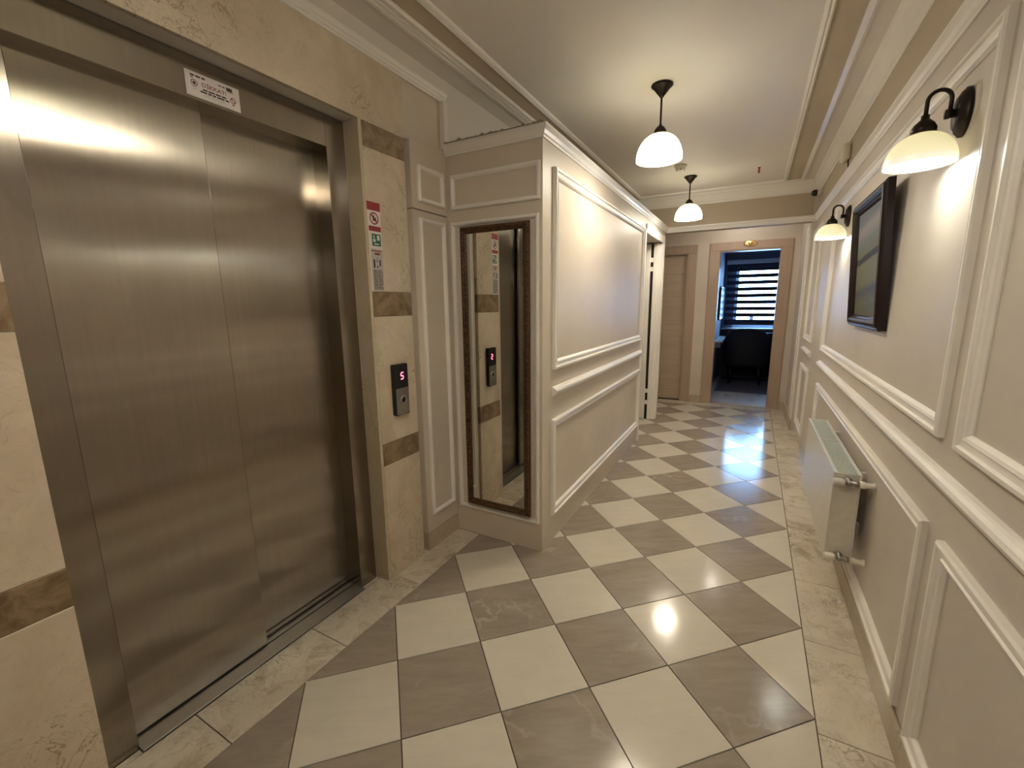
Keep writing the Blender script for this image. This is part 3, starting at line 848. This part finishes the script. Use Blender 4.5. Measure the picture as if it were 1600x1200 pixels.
bl = thing('roller_blind', (-0.33, 7.45, 2.02), 'dark striped day and night roller blind over the bright window', 'blind')
box('headrail', -0.43, 0.55, -0.03, 0.03, 0.01, 0.085, M['pvc'], bl, 0.01, 2)
for k in range(9):
    box('slat', -0.41, 0.54, -0.001, 0.001, -0.085 - 0.1145 * k - 0.03, -0.085 - 0.1145 * k + 0.034, M['blind'], bl)
box('valance', -0.41, 0.54, -0.004, 0.001, -0.05, 0.012, M['blind'], bl)
box('bottom_rail', -0.41, 0.54, -0.012, 0.012, -1.065, -1.03, M['blind'], bl, 0.004)
tv = thing('television', (-0.795, 6.75, 1.35), 'black flat television on the wall of the room beyond', 'television')
box('screen', 0.022, 0.045, -0.48, 0.48, -0.27, 0.27, M['black'], tv, 0.004)
box('wall_bracket', 0.0, 0.022, -0.12, 0.12, -0.12, 0.12, M['black_metal'], tv)
sh = thing('wall_shelf', (-0.80, 6.75, 0.73), 'pale narrow console shelf under the television', 'shelf')
box('shelf_board', 0.0, 0.125, -0.64, 0.62, 0.0, 0.025, M['desk_top'], sh, 0.003)
for y in (-0.45, 0.45):
    box('bracket', 0.0, 0.09, y - 0.015, y + 0.015, -0.09, 0.0, M['pvc'], sh)
# upholstered chair, back to the door
ch = thing('armchair', (-0.34, 6.80, 0.0098), 'black round-backed armchair in front of the dark desk', 'chair')
vs, fs = [], []
nb = 20
for k in range(nb + 1):
    a = math.radians(-20 + 220 * k / nb) + math.pi
    top = 0.93 - 0.26 * abs(k / nb - 0.5) * 2 * abs(k / nb - 0.5) * 2
    for (r, z) in ((0.30, 0.30), (0.33, 0.36), (0.34, top - 0.05), (0.32, top), (0.27, top), (0.25, top - 0.05), (0.25, 0.36), (0.27, 0.30)):
        vs.append((r * math.cos(a), r * math.sin(a) * 0.95, z))
for k in range(nb):
    for j in range(8):
        fs.append((k * 8 + j, k * 8 + (j + 1) % 8, (k + 1) * 8 + (j + 1) % 8, (k + 1) * 8 + j))
fs += [tuple(range(8)), tuple(range(nb * 8, nb * 8 + 8))]
add('backrest', vs, fs, M['dark_fabric'], ch, True)
bm = bmesh.new(); bm_box(bm, -0.25, 0.25, -0.22, 0.30, 0.28, 0.46, 0.04, 3); obj_bm('seat', bm, M['dark_fabric'], ch, True)
for x in (-0.2, 0.2):
    for y in (-0.17, 0.22):
        tube('leg', [(x, y, 0.29), (x * 1.12, y * 1.12, 0.0)], [0.022, 0.013], M['black_metal'], ch)
dk = thing('desk', (-0.10, 7.30, 0.0), 'black desk with drawers standing under the bright window', 'desk')
box('desk_top', -0.55, 0.75, -0.20, 0.19, 0.80, 0.835, M['dark_fabric'], dk, 0.004)
box('back_panel', -0.52, 0.72, -0.17, -0.15, 0.12, 0.80, M['dark_fabric'], dk)
for x in (-0.53, 0.71):
    box('side_panel', x, x + 0.03, -0.18, 0.17, 0.009, 0.80, M['dark_fabric'], dk)
rg = thing('rug', (-0.05, 6.6, 0.0), 'dark patterned rug on the floor of the room beyond', 'rug')
box('pile', -0.64, 0.70, -0.70, 0.70, 0.0005, 0.008, M['rug'], rg, 0.002)
frame('rug_border', (-0.68, 0.74, -0.75, 0.75), [(0, 0.0005), (0, 0.009), (0.04, 0.009), (0.04, 0.0005)], lambda u, v, h: (u, v, h), M['rug_edge'], rg)

# ------------------------------------------------------------------ lamps
def point(name, loc, w, col, rad, parent):
    l = bpy.data.lights.new(name, 'POINT'); l.energy = w; l.color = col; l.shadow_soft_size = rad
    o = bpy.data.objects.new(name, l); COL.objects.link(o); o.parent = parent; o.location = loc
    return o
def dome_prof(R, Ht, n=12, t=0.004):
    out = [(R * math.cos(a) ** 0.82, Ht * math.sin(a)) for a in [math.radians(8 + 74 * k / n) for k in range(n + 1)]]
    out = [(R * 0.985, 0.0)] + out
    inn = [(max(r - t, 0.004), h - (0 if i == 0 else t)) for i, (r, h) in enumerate(out)]
    return out, inn
def pendant(x, y, label):
    t = thing('pendant_lamp', (x, y, ZC), label, 'lamp', 'corridor pendant lamps')
    lathe('canopy', [(0.0, 0.0), (0.056, 0.0), (0.058, -0.006), (0.052, -0.012), (0.046, -0.016), (0.026, -0.042), (0.014, -0.056), (0.009, -0.064), (0.0, -0.064)], (0, 0, 0), M['black_metal'], t, 'Z', 32, False)
    lathe('rod', [(0.0, -0.06), (0.0055, -0.06), (0.0055, -0.205), (0.0, -0.205)], (0, 0, 0), M['black_metal'], t, 'Z', 12, False)
    lathe('shade_holder', [(0.006, -0.196), (0.009, -0.205), (0.02, -0.212), (0.031, -0.228), (0.034, -0.242), (0.030, -0.246), (0.0, -0.246)], (0, 0, 0), M['black_metal'], t, 'Z', 24, False)
    out, inn = dome_prof(0.124, 0.138)
    base = -0.384
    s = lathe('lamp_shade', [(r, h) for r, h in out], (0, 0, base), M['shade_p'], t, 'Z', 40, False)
    si = lathe('shade_lining', [(r, h) for r, h in inn], (0, 0, base), M['shade_p_in'], s, 'Z', 40, False)
    b = lathe('bulb', [(0.0, -0.335), (0.012, -0.332), (0.024, -0.315), (0.027, -0.298), (0.022, -0.280), (0.013, -0.262), (0.013, -0.244)], (0, 0, 0), M['shade_p_in'], t, 'Z', 20, False)
    point('bulb_light', (0, 0, base + 0.03), PENDANT_W, BULB, 0.06, t)
    return t
pendant(-0.815, 1.15, 'dome glass pendant lamp hanging nearest the mirrored partition corner')
pendant(-0.90, 3.12, 'dome glass pendant lamp hanging near the header at the corridor end')
pendant(-0.79, -0.84, 'dome glass pendant lamp hanging in front of the elevator')
def sconce(y, label):
    t = thing('wall_lamp', (XR, y, 1.90), label, 'lamp', 'corridor wall lamps')
    lathe('backplate', [(0.0, 0.0), (1.0, 0.0), (1.0, -0.008), (0.9, -0.012), (0.86, -0.016), (0.72, -0.019), (0.66, -0.023), (0.0, -0.026)], (-0.0005, 0, -0.002), M['black_metal'], t, 'X', 36, False, 0.050, 0.066)
    lathe('stub', [(0.011, 0.0), (0.011, -0.018), (0.013, -0.02), (0.013, -0.03), (0.0, -0.032)], (-0.016, 0, 0), M['black_metal'], t, 'X', 16, False)
    pts = [(-0.036, 0, -0.002), (-0.036, 0, 0.035)]
    for k in range(13):
        a = math.pi * k / 12
        pts.append((-0.0625 + 0.0265 * math.cos(a), 0, 0.042 + 0.027 * math.sin(a)))
    pts += [(-0.089, 0, 0.03), (-0.089, 0, 0.004)]
    tube('arm', pts, 0.0055, M['black_metal'], t, 12)
    lathe('shade_holder', [(0.0, 0.008), (0.010, 0.006), (0.010, -0.004), (0.014, -0.008), (0.024, -0.018), (0.030, -0.030), (0.030, -0.042), (0.026, -0.046), (0.0, -0.046)], (-0.089, 0, 0), M['black_metal'], t, 'Z', 24, False)
    out, inn = dome_prof(0.086, 0.090)
    base = -0.132
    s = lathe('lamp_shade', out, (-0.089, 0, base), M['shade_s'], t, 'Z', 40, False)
    lathe('shade_lining', inn, (-0.089, 0, base), M['shade_s_in'], s, 'Z', 40, False)
    lathe('bulb', [(0.0, -0.095), (0.012, -0.093), (0.021, -0.082), (0.021, -0.070), (0.012, -0.056), (0.012, -0.046)], (-0.089, 0, 0), M['shade_s_in'], t, 'Z', 20, False)
    point('bulb_light', (-0.089, 0, base + 0.018), SCONCE_W, SBULB, 0.03, t)
    return t
sconce(0.262, 'curved-arm wall lamp beside the tall pilaster panel, nearer side of the painting')
sconce(2.02, 'curved-arm wall lamp beyond the far side of the framed painting')
sconce(-1.50, 'curved-arm wall lamp on the panelled wall opposite the elevator')
dl = thing('ceiling_light', (-0.50, 4.38, 2.45), 'flush round ceiling light in the alcove by the doors', 'lamp')
lathe('rim', [(0.10, 0.0), (0.10, -0.015), (0.085, -0.02), (0.085, 0.0)], (0, 0, 0), M['white_enamel'], dl, 'Z', 32, False)
lathe('diffuser', [(0.084, -0.005), (0.084, -0.016), (0.05, -0.022), (0.0, -0.024)], (0, 0, 0), M['down'], dl, 'Z', 32, False)
point('bulb_light', (0, 0, -0.05), DOWNLIGHT_W, BULB, 0.08, dl)

# ------------------------------------------------------------------ painting
pa = thing('framed_painting', (XR, 1.105, 1.245), 'landscape painting in a heavy dark mahogany frame, leaning out from the wall', 'painting')
pw, ph = 0.33, 0.61
pfn = lambda u, v, h: (-0.002 - h, u, v)
frame('frame', (-pw, pw, 0, ph), [(0, 0.0), (0, 0.024), (0.006, 0.030), (0.012, 0.028), (0.018, 0.036), (0.030, 0.038), (0.040, 0.030), (0.044, 0.024), (0.050, 0.022), (0.056, 0.012), (0.056, 0.0)], pfn, M['mahogany'], pa)
box('canvas', -0.014, -0.006, -pw + 0.05, pw - 0.05, 0.05, ph - 0.05, M['canvas'], pa)
pa.rotation_euler = (0, -math.atan2(0.034, ph), 0)

# ------------------------------------------------------------------ radiator
ra = thing('radiator', (0.118, 1.13, 0.255), 'white panel radiator on the right wall under the chair rail', 'radiator')
y0, y1 = -0.50, 0.49
box('front_panel', -0.050, -0.044, y0, y1, 0.0, 0.405, M['white_enamel'], ra, 0.0025, 2)
box('rear_panel', 0.040, 0.046, y0, y1, 0.0, 0.405, M['white_enamel'], ra, 0.0025, 2)
for a, b in ((y0 + 0.001, y0 + 0.006), (y1 - 0.006, y1 - 0.001)):
    box('side_cover', -0.044, 0.040, a, b, 0.004, 0.403, M['white_enamel'], ra, 0.001)
box('water_channel', -0.036, 0.032, y0 + 0.02, y1 - 0.02, 0.02, 0.36, M['white_enamel'], ra)
gb = bmesh.new()
for k in range(48):
    yy = y0 + 0.012 + (y1 - y0 - 0.024) * k / 47
    bm_box(gb, -0.040, 0.036, yy - 0.0045, yy + 0.0045, 0.394, 0.399)
bm_box(gb, -0.044, -0.036, y0 + 0.006, y1 - 0.006, 0.392, 0.401); bm_box(gb, 0.034, 0.040, y0 + 0.006, y1 - 0.006, 0.392, 0.401)
gr = obj_bm('top_grille', gb, M['grille'], ra)
box('backing', -0.04, 0.036, y0 + 0.006, y1 - 0.006, 0.384, 0.390, M['grille'], ra)
box('grille_clip', -0.044, 0.040, 0.02, 0.024, 0.399, 0.403, M['white_enamel'], ra)
for z in (0.372, 0.032):
    v = lathe('valve', [(0.0, -0.036), (0.010, -0.036), (0.010, -0.012), (0.016, -0.010), (0.016, 0.0)], (0.0, y0, z), M['chrome'], ra, 'Y', 16, False)
    lathe('valve_body', [(0.0, -0.012), (0.009, -0.012), (0.010, 0.02), (0.012, 0.022), (0.012, 0.036), (0.0, 0.036)], (-0.004, y0 - 0.026, z), M['chrome'], v, 'X', 16, False)
    lathe('valve_knob', [(0.0, -0.050), (0.011, -0.049), (0.015, -0.044), (0.016, -0.02), (0.012, -0.008), (0.0, -0.007)], (-0.006, y0 - 0.026, z), M['valve_white'], v, 'X', 20, False)
    lathe('pipe_collar', [(0.0, 0.036), (0.0145, 0.036), (0.0145, 0.052), (0.011, 0.056), (0.011, 0.078), (0.015, 0.080), (0.015, 0.0868), (0.0, 0.0868)], (-0.0, y0 - 0.026, z), M['valve_white'], v, 'X', 20, False)
for y in (-0.35, 0.35):
    for z in (0.08, 0.32):
        box('wall_bracket', 0.046, 0.0868, y - 0.012, y + 0.012, z, z + 0.05, M['white_enamel'], ra)

# ------------------------------------------------------------------ small fittings
sd = thing('smoke_detector', (-0.935, 2.72, ZC), 'round white smoke detector on the ceiling between the pendants', 'smoke detector')
lathe('base', [(0.0, 0.0), (0.052, 0.0), (0.052, -0.012), (0.046, -0.018), (0.0, -0.018)], (0, 0, 0), M['plastic'], sd, 'Z', 32, False)
lathe('dome', [(0.040, -0.017), (0.038, -0.032), (0.028, -0.042), (0.0, -0.044)], (0, 0, 0), M['plastic'], sd, 'Z', 32, False)
for a in (0.6, 1.7, 3.4, 5.0):
    lathe('vent', [(0.0, -0.0405), (0.005, -0.0405), (0.005, -0.034), (0.0, -0.034)], (0.033 * math.cos(a), 0.033 * math.sin(a), 0), M['gap'], sd, 'Z', 10, False)
sp = thing('alarm_indicator', (-0.335, 3.12, ZC), 'tiny red indicator stub on the ceiling', 'indicator')
lathe('stem', [(0.0, 0.0), (0.016, 0.0), (0.016, -0.004), (0.008, -0.006), (0.008, -0.05), (0.0, -0.052)], (0, 0, 0), M['red_led'], sp, 'Z', 14, False)
lathe('collar', [(0.018, 0.0), (0.018, -0.003), (0.009, -0.005)], (0, 0, 0), M['plastic'], sp, 'Z', 14, False)
cm = thing('security_camera', (0.17, 3.66, 2.375), 'small black dome security camera at the end of the right wall', 'camera')
lathe('mount', [(0.0, 0.035), (0.026, 0.035), (0.026, -0.012), (0.0, -0.012)], (0, 0, 0), M['plastic'], cm, 'X', 20, False)
lathe('lens_body', [(0.0, -0.058), (0.018, -0.054), (0.028, -0.038), (0.030, -0.016), (0.026, -0.010), (0.0, -0.010)], (0, 0, 0), M['black'], cm, 'X', 24, False)
em = thing('motion_sensor', (XR - 0.002, 2.30, 2.345), 'cream rounded motion sensor with black cable above the right wall cornice', 'sensor')
bm = bmesh.new(); bm_box(bm, -0.048, 0.0, -0.07, 0.07, -0.055, 0.055, 0.02, 3); obj_bm('housing', bm, M['plastic'], em, True)
tube('cable', [(-0.012, -0.05, -0.05), (-0.010, -0.055, -0.08), (-0.006, -0.035, -0.105), (-0.004, -0.03, -0.112)], 0.004, M['black'], em, 8)
